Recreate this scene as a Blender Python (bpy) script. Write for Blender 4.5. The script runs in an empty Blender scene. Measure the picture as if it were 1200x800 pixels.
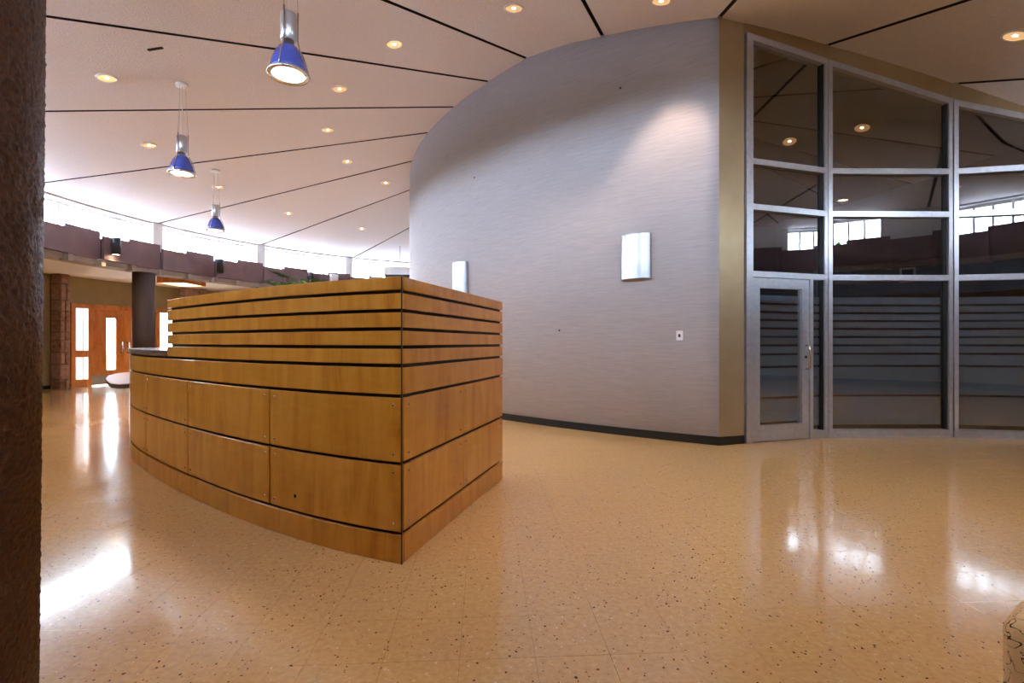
import bpy, math, random
import numpy as np
from mathutils import Vector, Matrix, noise
random.seed(7)
PI = math.pi
S = bpy.context.scene
COL = S.collection

# ------------------------------------------------------------------ camera
HC = 1.2
F = 583.0                                  # focal length for a 1200 px wide frame
cam = bpy.data.cameras.new('camera')
cam.sensor_fit = 'HORIZONTAL'; cam.sensor_width = 36.0
cam.lens = F / 1200 * 36
cam.shift_y = 1.0 / 1200
cam.clip_start = 0.05; cam.clip_end = 400
co = bpy.data.objects.new('camera', cam); COL.objects.link(co)
co.location = (0, 0, HC); co.rotation_euler = (PI / 2, 0, 0)
S.camera = co

# ------------------------------------------------------------------ world, exposure
S.view_settings.view_transform = 'Standard'
S.view_settings.look = 'None'
S.view_settings.gamma = 1.0
S.view_settings.use_curve_mapping = False
S.view_settings.exposure = 1.25
SKY = 15.5
W = bpy.data.worlds.new('overcast_sky'); S.world = W; W.use_nodes = True
bg = W.node_tree.nodes['Background']
bg.inputs['Color'].default_value = (0.74, 0.86, 1.0, 1); bg.inputs['Strength'].default_value = SKY
CAN_W = 46.0       # recessed downlight watts
PEND_W = 45.0      # pendant watts
S.cycles.use_denoising = True
S.cycles.max_bounces = 12; S.cycles.diffuse_bounces = 7; S.cycles.glossy_bounces = 5
S.cycles.transparent_max_bounces = 16
S.cycles.sample_clamp_indirect = 8.0
S.cycles.caustics_reflective = False; S.cycles.caustics_refractive = False

# ------------------------------------------------------------------ materials
def srgb(r, g, b):
    f = lambda c: (c / 255 / 12.92) if c / 255 <= 0.04045 else ((c / 255 + 0.055) / 1.055) ** 2.4
    return (f(r), f(g), f(b), 1)
def mat(name, col, rough=0.5, metal=0.0, coat=0.0, spec=0.5):
    m = bpy.data.materials.new(name); m.use_nodes = True
    p = m.node_tree.nodes['Principled BSDF']
    p.inputs['Base Color'].default_value = col; p.inputs['Roughness'].default_value = rough
    p.inputs['Metallic'].default_value = metal; p.inputs['Coat Weight'].default_value = coat
    p.inputs['Specular IOR Level'].default_value = spec
    return m
def N(m, typ, **kw):
    n = m.node_tree.nodes.new(typ)
    for k, v in kw.items():
        if hasattr(n, k): setattr(n, k, v)
        else: n.inputs[k.replace('_', ' ')].default_value = v
    return n
def L(m, a, b): m.node_tree.links.new(a, b)
def P(m): return m.node_tree.nodes['Principled BSDF']
def ramp(m, src, stops):
    r = N(m, 'ShaderNodeValToRGB'); e = r.color_ramp.elements
    while len(e) < len(stops): e.new(0.5)
    for k, (pos, c) in enumerate(stops): e[k].position = pos; e[k].color = c
    L(m, src, r.inputs['Fac']); return r
def coords(m, scale, kind='obj'):
    g = N(m, 'ShaderNodeNewGeometry')
    mp = N(m, 'ShaderNodeMapping'); mp.inputs['Scale'].default_value = scale
    L(m, g.outputs['Position'], mp.inputs['Vector']); return mp.outputs['Vector']
def noise_tex(m, vec, scale=1.0, detail=3.0, rough=0.5, dist=0.0):
    n = N(m, 'ShaderNodeTexNoise'); n.inputs['Scale'].default_value = scale
    n.inputs['Detail'].default_value = detail; n.inputs['Roughness'].default_value = rough
    n.inputs['Distortion'].default_value = dist
    if vec is not None: L(m, vec, n.inputs['Vector'])
    return n.outputs['Fac']
def bump(m, h, strength=0.3, dist=0.01):
    b = N(m, 'ShaderNodeBump'); b.inputs['Strength'].default_value = strength; b.inputs['Distance'].default_value = dist
    L(m, h, b.inputs['Height']); L(m, b.outputs['Normal'], P(m).inputs['Normal']); return b
def mottled(name, c1, c2, scale, rough, bstr=0.0, bdist=0.01, coat=0.0, lo=0.35, hi=0.65, detail=4.0, metal=0.0):
    m = mat(name, c1, rough, metal, coat)
    f = noise_tex(m, coords(m, (1, 1, 1)), scale, detail)
    r = ramp(m, f, [(lo, c1), (hi, c2)]); L(m, r.outputs['Color'], P(m).inputs['Base Color'])
    if bstr: bump(m, f, bstr, bdist)
    return m
def emit(name, col, strength):
    m = mat(name, (0.02, 0.02, 0.02, 1), 0.5)
    P(m).inputs['Emission Color'].default_value = col; P(m).inputs['Emission Strength'].default_value = strength
    return m
def glass(name, tint, ior, rough=0.0):
    m = bpy.data.materials.new(name); m.use_nodes = True; nt = m.node_tree
    nt.nodes.remove(nt.nodes['Principled BSDF'])
    t = N(m, 'ShaderNodeBsdfTransparent'); t.inputs['Color'].default_value = tint
    g = N(m, 'ShaderNodeBsdfGlossy'); g.inputs['Roughness'].default_value = rough
    fr = N(m, 'ShaderNodeFresnel'); fr.inputs['IOR'].default_value = ior
    mx = N(m, 'ShaderNodeMixShader')
    gm = N(m, 'ShaderNodeNewGeometry'); inv = N(m, 'ShaderNodeMath', operation='SUBTRACT'); inv.inputs[0].default_value = 1.0; L(m, gm.outputs['Backfacing'], inv.inputs[1])
    mu = N(m, 'ShaderNodeMath', operation='MULTIPLY'); L(m, fr.outputs[0], mu.inputs[0]); L(m, inv.outputs[0], mu.inputs[1])   # a thin pane: only its entry face reflects
    L(m, mu.outputs[0], mx.inputs[0]); L(m, t.outputs[0], mx.inputs[1]); L(m, g.outputs[0], mx.inputs[2])
    L(m, mx.outputs[0], nt.nodes['Material Output'].inputs['Surface'])
    return m
M = {}
# vinyl composition tile: tan with dark and pale flecks, wet-look polish
m = mat('vct_tile', srgb(214, 176, 128), 0.13, 0, 0.35, 0.5)
P(m).inputs['Coat Roughness'].default_value = 0.06
v = coords(m, (1, 1, 1))
base = ramp(m, noise_tex(m, v, 38, 5, 0.65), [(0.3, srgb(206, 165, 107)), (0.7, srgb(226, 188, 129))])
vo = N(m, 'ShaderNodeTexVoronoi'); vo.inputs['Scale'].default_value = 70; vo.inputs['Randomness'].default_value = 1
vm = N(m, 'ShaderNodeMapping'); vm.inputs['Scale'].default_value = (1, 0.8, 1); vm.inputs['Rotation'].default_value = (0, 0, 0.5); L(m, v, vm.inputs['Vector'])
wq = N(m, 'ShaderNodeTexNoise'); wq.inputs['Scale'].default_value = 60; L(m, v, wq.inputs['Vector'])
wv = N(m, 'ShaderNodeVectorMath', operation='SCALE'); wv.inputs['Scale'].default_value = 0.02; L(m, wq.outputs['Color'], wv.inputs[0])
wa = N(m, 'ShaderNodeVectorMath', operation='ADD'); L(m, vm.outputs['Vector'], wa.inputs[0]); L(m, wv.outputs[0], wa.inputs[1])
L(m, wa.outputs[0], vo.inputs['Vector'])
sx = N(m, 'ShaderNodeSeparateColor'); L(m, vo.outputs['Color'], sx.inputs[0])
size = N(m, 'ShaderNodeMath', operation='MULTIPLY'); L(m, sx.outputs[1], size.inputs[0]); size.inputs[1].default_value = 0.33
near = N(m, 'ShaderNodeMath', operation='LESS_THAN'); L(m, vo.outputs['Distance'], near.inputs[0]); L(m, size.outputs[0], near.inputs[1])
dk = N(m, 'ShaderNodeMath', operation='GREATER_THAN'); L(m, sx.outputs[0], dk.inputs[0]); dk.inputs[1].default_value = 0.70
lt = N(m, 'ShaderNodeMath', operation='LESS_THAN'); L(m, sx.outputs[0], lt.inputs[0]); lt.inputs[1].default_value = 0.18
fd = N(m, 'ShaderNodeMath', operation='MULTIPLY'); L(m, near.outputs[0], fd.inputs[0]); L(m, dk.outputs[0], fd.inputs[1])
fl_ = N(m, 'ShaderNodeMath', operation='MULTIPLY'); L(m, near.outputs[0], fl_.inputs[0]); L(m, lt.outputs[0], fl_.inputs[1])
m1 = N(m, 'ShaderNodeMixRGB'); L(m, fd.outputs[0], m1.inputs[0]); L(m, base.outputs[0], m1.inputs[1]); m1.inputs[2].default_value = srgb(84, 58, 38)
m2 = N(m, 'ShaderNodeMixRGB'); L(m, fl_.outputs[0], m2.inputs[0]); L(m, m1.outputs[0], m2.inputs[1]); m2.inputs[2].default_value = srgb(236, 212, 172)
L(m, m2.outputs[0], P(m).inputs['Base Color'])
bump(m, noise_tex(m, v, 7, 3), 0.06, 0.01)
L(m, ramp(m, noise_tex(m, v, 1.7, 4), [(0.3, (0.10,) * 3 + (1,)), (0.75, (0.20,) * 3 + (1,))]).outputs[0], P(m).inputs['Roughness'])
M['tile'] = m
M['grout'] = mat('tile_joint', srgb(150, 116, 80), 0.6)
m = mat('ceiling_stipple', srgb(226, 216, 211), 0.92)
f1 = noise_tex(m, coords(m, (1, 1, 1)), 45, 4, 0.7)
L(m, ramp(m, f1, [(0.3, srgb(226, 218, 220)), (0.7, srgb(238, 230, 232))]).outputs[0], P(m).inputs['Base Color']); bump(m, f1, 0.9, 0.02)
M['ceiling'] = m
M['black'] = mat('black_reveal', (0.006, 0.006, 0.006, 1), 0.8)
m = mat('grasscloth', srgb(172, 167, 168), 0.72)
f1 = noise_tex(m, coords(m, (9, 9, 190)), 1.0, 4, 0.6); f2 = noise_tex(m, coords(m, (3, 3, 70)), 1.0, 3)
a_ = N(m, 'ShaderNodeMath', operation='ADD'); L(m, f1, a_.inputs[0]); L(m, f2, a_.inputs[1])
h_ = N(m, 'ShaderNodeMath', operation='MULTIPLY'); L(m, a_.outputs[0], h_.inputs[0]); h_.inputs[1].default_value = 0.5
L(m, ramp(m, h_.outputs[0], [(0.3, srgb(166, 163, 171)), (0.7, srgb(190, 187, 195))]).outputs[0], P(m).inputs['Base Color']); bump(m, f1, 0.25, 0.004)
M['grass'] = m
M['champagne'] = mottled('champagne_panel', srgb(178, 156, 122), srgb(186, 165, 131), 3, 0.34, metal=0.6)
M['alu'] = mottled('brushed_aluminium', srgb(196, 198, 208), srgb(208, 210, 218), 20, 0.3, metal=0.75)
M['dark_alu'] = mat('dark_gasket', (0.01, 0.012, 0.014, 1), 0.5)
M['steel'] = mat('stainless_steel', srgb(200, 200, 202), 0.22, 1.0)
def wood(name, ca, cb, cc, rough=0.3):
    m = mat(name, ca, rough, 0, 0.25)
    oi = N(m, 'ShaderNodeObjectInfo'); g = N(m, 'ShaderNodeNewGeometry')
    off = N(m, 'ShaderNodeVectorMath', operation='SCALE'); off.inputs[0].default_value = (17, 9, 5); L(m, oi.outputs['Random'], off.inputs['Scale'])
    ad = N(m, 'ShaderNodeVectorMath', operation='ADD'); L(m, g.outputs['Position'], ad.inputs[0]); L(m, off.outputs[0], ad.inputs[1])
    mp = N(m, 'ShaderNodeMapping'); mp.inputs['Scale'].default_value = (3.2, 3.2, 0.55); L(m, ad.outputs[0], mp.inputs['Vector'])
    n1 = noise_tex(m, mp.outputs[0], 1.4, 5, 0.6, 1.6)
    mp2 = N(m, 'ShaderNodeMapping'); mp2.inputs['Scale'].default_value = (70, 70, 3); L(m, ad.outputs[0], mp2.inputs['Vector'])
    n2 = noise_tex(m, mp2.outputs[0], 1.0, 3)
    mp3 = N(m, 'ShaderNodeMapping'); mp3.inputs['Scale'].default_value = (2, 2, 7); L(m, ad.outputs[0], mp3.inputs['Vector'])
    n3 = noise_tex(m, mp3.outputs[0], 2.2, 3, 0.5, 1.0)
    s1 = N(m, 'ShaderNodeMath', operation='MULTIPLY_ADD'); L(m, n2, s1.inputs[0]); s1.inputs[1].default_value = 0.22; L(m, n1, s1.inputs[2])
    s2 = N(m, 'ShaderNodeMath', operation='MULTIPLY_ADD'); L(m, n3, s2.inputs[0]); s2.inputs[1].default_value = 0.25; L(m, s1.outputs[0], s2.inputs[2])
    r = ramp(m, s2.outputs[0], [(0.5, ca), (0.72, cb), (0.98, cc)]); L(m, r.outputs[0], P(m).inputs['Base Color'])
    bump(m, n2, 0.04, 0.002); return m
M['maple'] = wood('figured_maple_veneer', srgb(180, 110, 26), srgb(202, 136, 44), srgb(216, 154, 66))
M['oak'] = wood('orange_oak', srgb(164, 92, 36), srgb(192, 118, 56), srgb(210, 142, 76))
M['core'] = mat('dark_brown_core', srgb(30, 24, 24), 0.7)
M['trim'] = mat('brown_corner_trim', srgb(70, 44, 24), 0.5)
M['stone_top'] = mottled('grey_brown_solid_surface', srgb(96, 82, 80), srgb(122, 106, 102), 120, 0.22, lo=0.4, hi=0.6)
M['counter'] = mottled('tan_solid_surface', srgb(168, 138, 124), srgb(182, 152, 138), 120, 0.42, lo=0.4, hi=0.6)
M['purple'] = mottled('mauve_panel', srgb(112, 90, 94), srgb(124, 101, 104), 2.5, 0.6)
M['beam'] = mottled('grey_beam', srgb(150, 140, 134), srgb(165, 154, 146), 3, 0.7)
M['white'] = mottled('white_paint', srgb(228, 228, 230), srgb(236, 236, 238), 4, 0.5)
M['khaki'] = mottled('khaki_plaster', srgb(150, 134, 98), srgb(160, 144, 108), 3, 0.8)
M['slate'] = mottled('slate_blue_plaster', srgb(92, 104, 124), srgb(102, 114, 134), 3, 0.8)
M['inner'] = mottled('inner_room_plaster', srgb(88, 96, 110), srgb(100, 108, 120), 3, 0.8)
M['column'] = mottled('dark_brown_column', srgb(56, 42, 38), srgb(68, 52, 46), 30, 0.55, 0.15, 0.005)
M['stucco'] = mottled('rough_brown_stucco', srgb(60, 31, 13), srgb(92, 52, 24), 60, 0.5, 0.7, 0.012, detail=6)
M['stone_a'] = mottled('rust_stone', srgb(128, 94, 82), srgb(160, 124, 110), 9, 0.8, 0.8, 0.03)
M['stone_b'] = mottled('pink_stone', srgb(142, 110, 100), srgb(172, 138, 126), 11, 0.8, 0.8, 0.03)
M['mortar'] = mat('mortar', srgb(122, 98, 88), 0.9)
M['base'] = mat('black_vinyl_base', (0.008, 0.008, 0.009, 1), 0.35)
M['blue'] = mat('blue_glass_shade', srgb(66, 88, 188), 0.12, 0.25, 0.6)
M['plastic'] = mat('white_plastic', srgb(235, 235, 238), 0.35)
M['sconce'] = mottled('white_satin_metal', srgb(170, 172, 182), srgb(180, 182, 192), 6, 0.3, metal=0.8)
M['spot'] = mat('black_fixture', srgb(40, 42, 52), 0.4, 0.3)
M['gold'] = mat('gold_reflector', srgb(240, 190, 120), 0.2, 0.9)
P(M['gold']).inputs['Emission Color'].default_value = (1.0, 0.60, 0.28, 1); P(M['gold']).inputs['Emission Strength'].default_value = 0.32  # glow put in for the bulb's light caught by the reflector
M['lamp'] = emit('warm_lamp', (1.0, 0.78, 0.50, 1), 14.0)
M['pend'] = emit('pendant_lens', (1.0, 0.93, 0.80, 1), 2.5)
M['leaf'] = mottled('green_leaf', srgb(38, 92, 30), srgb(70, 140, 48), 8, 0.5)
M['pot'] = mat('dark_pot', srgb(60, 50, 46), 0.5)
M['ground'] = mottled('outdoor_ground', srgb(62, 70, 44), srgb(84, 90, 58), 2, 0.95)  # dark lawn tone, set low so little light bounces up the walls
M['paving'] = mottled('outdoor_ground', srgb(196, 190, 180), srgb(210, 204, 194), 2, 0.9)
M['bark'] = mottled('bark', srgb(70, 56, 44), srgb(92, 76, 60), 20, 0.9)
M['roof'] = mat('roof_top', srgb(120, 110, 104), 0.9)
M['carpet'] = mottled('dark_brown_carpet', srgb(70, 52, 40), srgb(84, 62, 48), 80, 0.95)
M['kick'] = mat('aluminium_kickplate', srgb(190, 188, 186), 0.35, 0.9)
M['clear'] = glass('clear_glass', (0.95, 0.97, 0.98, 1), 1.45)
M['tinted'] = glass('tinted_glass', (0.74, 0.78, 0.81, 1), 3.5)
m = bpy.data.materials.new('frosted_film'); m.use_nodes = True; nt = m.node_tree
pp = P(m); pp.inputs['Base Color'].default_value = srgb(214, 220, 232); pp.inputs['Roughness'].default_value = 0.6
tr = N(m, 'ShaderNodeBsdfTransparent'); tr.inputs['Color'].default_value = (0.85, 0.9, 0.95, 1)
tl = N(m, 'ShaderNodeBsdfTranslucent'); tl.inputs['Color'].default_value = srgb(190, 198, 210)
ma = N(m, 'ShaderNodeMixShader'); ma.inputs[0].default_value = 0.5; L(m, pp.outputs[0], ma.inputs[1]); L(m, tl.outputs[0], ma.inputs[2])
mb = N(m, 'ShaderNodeMixShader'); mb.inputs[0].default_value = 0.22; L(m, ma.outputs[0], mb.inputs[1]); L(m, tr.outputs[0], mb.inputs[2])
L(m, mb.outputs[0], nt.nodes['Material Output'].inputs['Surface'])
M['film'] = m
# cream fabric with a maze of thin dark lines
m = mat('squiggle_fabric', srgb(222, 200, 160), 0.85)
v = coords(m, (1, 1, 1))
wob = N(m, 'ShaderNodeTexNoise'); wob.inputs['Scale'].default_value = 26; wob.inputs['Detail'].default_value = 1.0; wob.inputs['Distortion'].default_value = 0.8; L(m, v, wob.inputs['Vector'])
mu = N(m, 'ShaderNodeMath', operation='MULTIPLY'); L(m, wob.outputs['Fac'], mu.inputs[0]); mu.inputs[1].default_value = 4.2
fr = N(m, 'ShaderNodeMath', operation='FRACT'); L(m, mu.outputs[0], fr.inputs[0])
rr = ramp(m, fr.outputs[0], [(0.0, srgb(50, 36, 26)), (0.06, srgb(50, 36, 26)), (0.09, srgb(230, 198, 146))])
L(m, rr.outputs[0], P(m).inputs['Base Color'])
M['fabric'] = m

# ------------------------------------------------------------------ mesh helpers
class MB:
    def __init__(s): s.v = []; s.f = []; s.sm = []
    def add(s, vs, fs, smooth=False):
        o = len(s.v); s.v += [tuple(p) for p in vs]; s.f += [tuple(o + i for i in f) for f in fs]; s.sm += [smooth] * len(fs); return s
    def hexa(s, b, t):                       # b, t: four corners each, counter-clockwise
        return s.add(list(b) + list(t), [(3, 2, 1, 0), (4, 5, 6, 7)] + [(i, (i + 1) % 4, 4 + (i + 1) % 4, 4 + i) for i in range(4)])
    def box(s, x0, x1, y0, y1, z0, z1):
        return s.hexa([(x0, y0, z0), (x1, y0, z0), (x1, y1, z0), (x0, y1, z0)], [(x0, y0, z1), (x1, y0, z1), (x1, y1, z1), (x0, y1, z1)])
    def bar(s, a, b, n, w, d, up=None):      # box along a-b, depth d along n, width w across
        a, b, n = Vector(a), Vector(b), Vector(n).normalized(); t = n.cross((b - a).normalized()).normalized() if up is None else Vector(up)
        q = lambda p: [p - t * w / 2 - n * d / 2, p + t * w / 2 - n * d / 2, p + t * w / 2 + n * d / 2, p - t * w / 2 + n * d / 2]
        return s.hexa(q(a), q(b))
    def prism(s, poly, z0, z1):
        n = len(poly); z0 = z0 if isinstance(z0, (list, tuple)) else [z0] * n; z1 = z1 if isinstance(z1, (list, tuple)) else [z1] * n
        vs = [(p[0], p[1], z) for p, z in zip(poly, z0)] + [(p[0], p[1], z) for p, z in zip(poly, z1)]
        return s.add(vs, [tuple(range(n))[::-1], tuple(range(n, 2 * n))] + [(i, (i + 1) % n, n + (i + 1) % n, n + i) for i in range(n)])
    def lathe(s, prof, n=24, c=(0, 0, 0), axis=None, smooth=True, close=False):
        m_ = Matrix.Identity(3) if axis is None else Vector((0, 0, 1)).rotation_difference(Vector(axis)).to_matrix()
        vs = []
        for r, z in prof:
            for k in range(n):
                a = 2 * PI * k / n; vs.append(Vector(c) + m_ @ Vector((r * math.cos(a), r * math.sin(a), z)))
        fs = []
        R = len(prof)
        for i in range(R - 1 + (1 if close else 0)):
            for k in range(n):
                i2 = (i + 1) % R
                fs.append((i * n + k, i * n + (k + 1) % n, i2 * n + (k + 1) % n, i2 * n + k))
        return s.add(vs, fs, smooth)
    def tube(s, pts, r, n=8):
        pts = [Vector(p) for p in pts]; vs = []; fs = []
        for i, p in enumerate(pts):
            d = (pts[min(i + 1, len(pts) - 1)] - pts[max(i - 1, 0)]).normalized()
            u = d.cross(Vector((0, 0, 1)) if abs(d.z) < 0.9 else Vector((1, 0, 0))).normalized(); w = d.cross(u)
            vs += [p + r * (math.cos(2 * PI * k / n) * u + math.sin(2 * PI * k / n) * w) for k in range(n)]
        for i in range(len(pts) - 1):
            fs += [(i * n + k, i * n + (k + 1) % n, (i + 1) * n + (k + 1) % n, (i + 1) * n + k) for k in range(n)]
        fs += [tuple(range(n))[::-1], tuple((len(pts) - 1) * n + k for k in range(n))]
        return s.add(vs, fs, True)
    def ribbon(s, path, z0, z1, th, side=1):  # wall-like solid that follows a plan path; th goes to the left of travel * side
        inn = offset(path, th * side); n = len(path)
        g = lambda z, i: z[i] if isinstance(z, (list, tuple)) else z
        vs = []
        for i in range(n):
            a, b = path[i], inn[i]
            vs += [(a[0], a[1], g(z0, i)), (b[0], b[1], g(z0, i)), (b[0], b[1], g(z1, i)), (a[0], a[1], g(z1, i))]
        fs = [(0, 1, 2, 3), tuple(4 * (n - 1) + k for k in (3, 2, 1, 0))]
        for i in range(n - 1):
            fs += [(4 * i + k, 4 * i + (k + 1) % 4, 4 * i + 4 + (k + 1) % 4, 4 * i + 4 + k) for k in range(4)]
        return s.add(vs, fs)
    def arc(s, r0, r1, a0, a1, z0, z1, n=8):  # ring sector about the room's axis
        p_ = rpol if r0 < 12.6 else pol
        path = [p_(a0 + (a1 - a0) * i / n, r0) for i in range(n + 1)]
        g = lambda z: [z(q) for q in path] if callable(z) else z
        return s.ribbon(path, g(z0), g(z1), r1 - r0, -1)
    def mesh(s, name, material):
        me = bpy.data.meshes.new(name); me.from_pydata(s.v, [], s.f); me.validate()
        if any(s.sm): me.polygons.foreach_set('use_smooth', s.sm[:len(me.polygons)])
        import bmesh
        b = bmesh.new(); b.from_mesh(me); bmesh.ops.recalc_face_normals(b, faces=b.faces); b.to_mesh(me); b.free()
        if material: me.materials.append(material)
        return me
    def build(s, name, material, parent=None): return link(s.mesh(name, material), name, parent)
def link(me, name, parent=None, loc=None):
    o = bpy.data.objects.new(name, me); COL.objects.link(o)
    if loc is not None: o.location = loc
    if parent is not None:
        o.parent = parent
        if loc is None: o.matrix_parent_inverse = Matrix.Translation(-Vector(world_loc(parent)))
    return o
def world_loc(o):
    p = Vector((0, 0, 0))
    p = Vector(o.location)
    return p if o.parent is None else p        # children built by link() keep world coordinates in their meshes and location 0
def offset(path, d):
    out = []
    for i in range(len(path)):
        a = path[max(i - 1, 0)]; b = path[min(i + 1, len(path) - 1)]
        dx, dy = b[0] - a[0], b[1] - a[1]; l = math.hypot(dx, dy) or 1
        out.append((path[i][0] - dy / l * d, path[i][1] + dx / l * d))
    return out
def empty(name, loc, label, cat, group=None):
    o = bpy.data.objects.new(name, None); COL.objects.link(o); o.location = loc; o.empty_display_size = 0.1
    return tag(o, label, cat, group)
def tag(o, label, cat, group=None):
    o['label'] = label; o['category'] = cat
    if group: o['group'] = group
    return o
def struct(o, label=None):
    o['kind'] = 'structure'
    if label: o['label'] = label
    return o
def sempty(name, loc=(0, 0, 0), label=None):
    o = bpy.data.objects.new(name, None); COL.objects.link(o); o.location = loc; return struct(o, label)
def bevel(o, w=0.004, n=2):
    b = o.modifiers.new('bevel', 'BEVEL'); b.width = w; b.segments = n; b.limit_method = 'ANGLE'; return o

# ------------------------------------------------------------------ plan of the round hall
CX, CY, ZA = 2.581, 10.0, 4.770 + HC       # apex of the tent ceiling
RING, ZEDGE = 11.3, 2.85 + HC
def pol(deg, r): return (CX + r * math.cos(math.radians(deg)), CY + r * math.sin(math.radians(deg)))
SL = [(-20, .17), (20, .17), (200, .17), (214, .165), (228, .155), (240, .175), (248, .195), (268, .236), (290, .256), (310, .315), (314, .344), (322, .35), (340, .17)]
def slope(a):
    a = a % 360
    if a > 340: a -= 360
    return float(np.interp(a, [p[0] for p in SL], [p[1] for p in SL]))
def zceil_p(a, d):
    s = slope(a); z = ZA - s * min(d, 6.2)
    if d > 6.2: z += (ZEDGE - (ZA - s * 6.2)) * (d - 6.2) / (RING - 6.2)
    return z
def d_edge(deg, r=11.12):                    # distance from the apex to the ring along an azimuth
    c, s_ = math.cos(math.radians(deg)), math.sin(math.radians(deg)); ex, ey = CX - RX, CY - RY; b = c * ex + s_ * ey
    return -b + math.sqrt(b * b - ex * ex - ey * ey + (r - .75) ** 2)
def ze(dz): return lambda p: zceil(*p) + dz
def zceil(x, y): return zceil_p(math.degrees(math.atan2(y - CY, x - CX)), math.hypot(x - CX, y - CY))
def ray(px, t): return ((px - 600) / F * t, t)
RX, RY = 1.6, 9.6                            # centre of the clerestory ring; its radii below are written 0.75 m large
def rpol(deg, r): return (RX + (r - .75) * math.cos(math.radians(deg)), RY + (r - .75) * math.sin(math.radians(deg)))
def raz(p): return math.degrees(math.atan2(p[1] - RY, p[0] - RX)) % 360
def on_ring(px, r):                          # far crossing of a picture column with the ring or the outer wall circle
    cx, cy, r = (RX, RY, r - .75) if r < 12.6 else (CX, CY, r)
    a = (px - 600) / F; A = a * a + 1; B = -2 * (a * cx + cy); Cc = cx * cx + cy * cy - r * r
    t = (-B + math.sqrt(B * B - 4 * A * Cc)) / (2 * A); return (a * t, t)
def az(p): return math.degrees(math.atan2(p[1] - CY, p[0] - CX)) % 360
def on_ceiling(px, py):
    a = (px - 600) / F; w = (401 - py) / F; prev = None
    for i in range(200, 2200):
        t = i * 0.01
        if HC + w * t > zceil(a * t, t): return (a * t, t, zceil(a * t, t))
    return None

# ------------------------------------------------------------------ floor of single tiles
floor = MB().prism([pol(a, 14.9) for a in range(0, 360, 5)], -0.12, -0.006).build('floor', M['grout']); struct(floor)
TS = 0.288; ang = math.radians(3.2)
ux, uy = (math.cos(ang), math.sin(ang)), (-math.sin(ang), math.cos(ang))
ux, uy = (math.cos(ang), math.sin(ang)), (-math.sin(ang), math.cos(ang))
tile_me = None
h = TS / 2 - 0.0006; b_ = h - 0.0008
tm = MB()
vs = [(-h, -h, -0.006), (h, -h, -0.006), (h, h, -0.006), (-h, h, -0.006), (-h, -h, -0.001), (h, -h, -0.001), (h, h, -0.001), (-h, h, -0.001), (-b_, -b_, 0), (b_, -b_, 0), (b_, b_, 0), (-b_, b_, 0)]
vs = vs[:4] + [(p[0], p[1], 0.0) for p in vs[:4]]
fs = [(4, 5, 6, 7)] + [(i, (i + 1) % 4, 4 + (i + 1) % 4, 4 + i) for i in range(4)]
tile_mesh = tm.add(vs, fs).mesh('tile', M['tile'])
cells = []
ox, oy = 0.05, 0.02
for i in range(-60, 70):
    for j in range(-20, 110):
        x = ox + i * TS * ux[0] + j * TS * uy[0]; y = oy + i * TS * ux[1] + j * TS * uy[1]
        if math.hypot(x - CX, y - CY) < 14.6: cells.append((x, y))
def seen(c):
    x, y = c
    if y < 1.55: return 0
    u = 600 + F * x / y
    if not (40 < u < 1200): return 0
    return 1 / (y * y * y)
cells.sort(key=seen, reverse=True)
for k, (x, y) in enumerate(cells[:300]):
    o = bpy.data.objects.new('tile', tile_mesh); COL.objects.link(o); o.parent = floor; o.location = (x, y, 0); o.rotation_euler = (0, 0, ang)
rest = MB()
ca, sa = math.cos(ang), math.sin(ang)
for (x, y) in cells[300:]:
    rest.add([(x + p[0] * ca - p[1] * sa, y + p[0] * sa + p[1] * ca, p[2]) for p in vs], fs)
rest = rest.build('tile_field', M['tile'], floor); rest['kind'] = 'stuff'

# ------------------------------------------------------------------ tent ceiling: one stippled panel per sector, dark reveals between
def cone_sheet(mb, a0, a1, d0, d1, dz, na, nd, gap=0.0, th=0.03):
    vs = []; fs = []
    for k in (0, 1):
        for j in range(nd + 1):
            for i in range(na + 1):
                d = d0 + (d_edge(a0 + (a1 - a0) * i / na, d1) - d0) * j / nd; g = math.degrees(gap / d)
                a = a0 + g + (a1 - a0 - 2 * g) * i / na
                x, y = pol(a, d); vs.append((x, y, zceil_p(a, d) + dz + th * k))
    n1 = (na + 1) * (nd + 1)
    q = lambda j, i, k: k * n1 + j * (na + 1) + i
    for j in range(nd):
        for i in range(na):
            fs += [(q(j, i, 0), q(j, i + 1, 0), q(j + 1, i + 1, 0), q(j + 1, i, 0)), (q(j, i, 1), q(j + 1, i, 1), q(j + 1, i + 1, 1), q(j, i + 1, 1))]
        fs += [(q(j, 0, 0), q(j + 1, 0, 0), q(j + 1, 0, 1), q(j, 0, 1)), (q(j, na, 0), q(j, na, 1), q(j + 1, na, 1), q(j + 1, na, 0))]
    for i in range(na):
        fs += [(q(0, i, 0), q(0, i, 1), q(0, i + 1, 1), q(0, i + 1, 0)), (q(nd, i, 0), q(nd, i + 1, 0), q(nd, i + 1, 1), q(nd, i, 1))]
    mb.add(vs, fs, False); mb.n_under = 2 * na * nd; return mb
mb = MB()
cone_sheet(mb, 0, 360, 0.05, 11.45, 0.06, 120, 14, 0, 0.10)
ceiling = mb.build('ceiling', M['black']); struct(ceiling)
SEAMS = [138.2, 154.7, 170.0, 185.2, 199.7, 214.4, 227.7, 248.0, 267.7, 290.5, 309.3, 326, 342, 357, 372, 387, 402, 417, 432, 447, 462, 477, 490.0, 498.2]
del SEAMS[-2]; SEAMS[-2:] = [477, 498.2]
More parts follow.
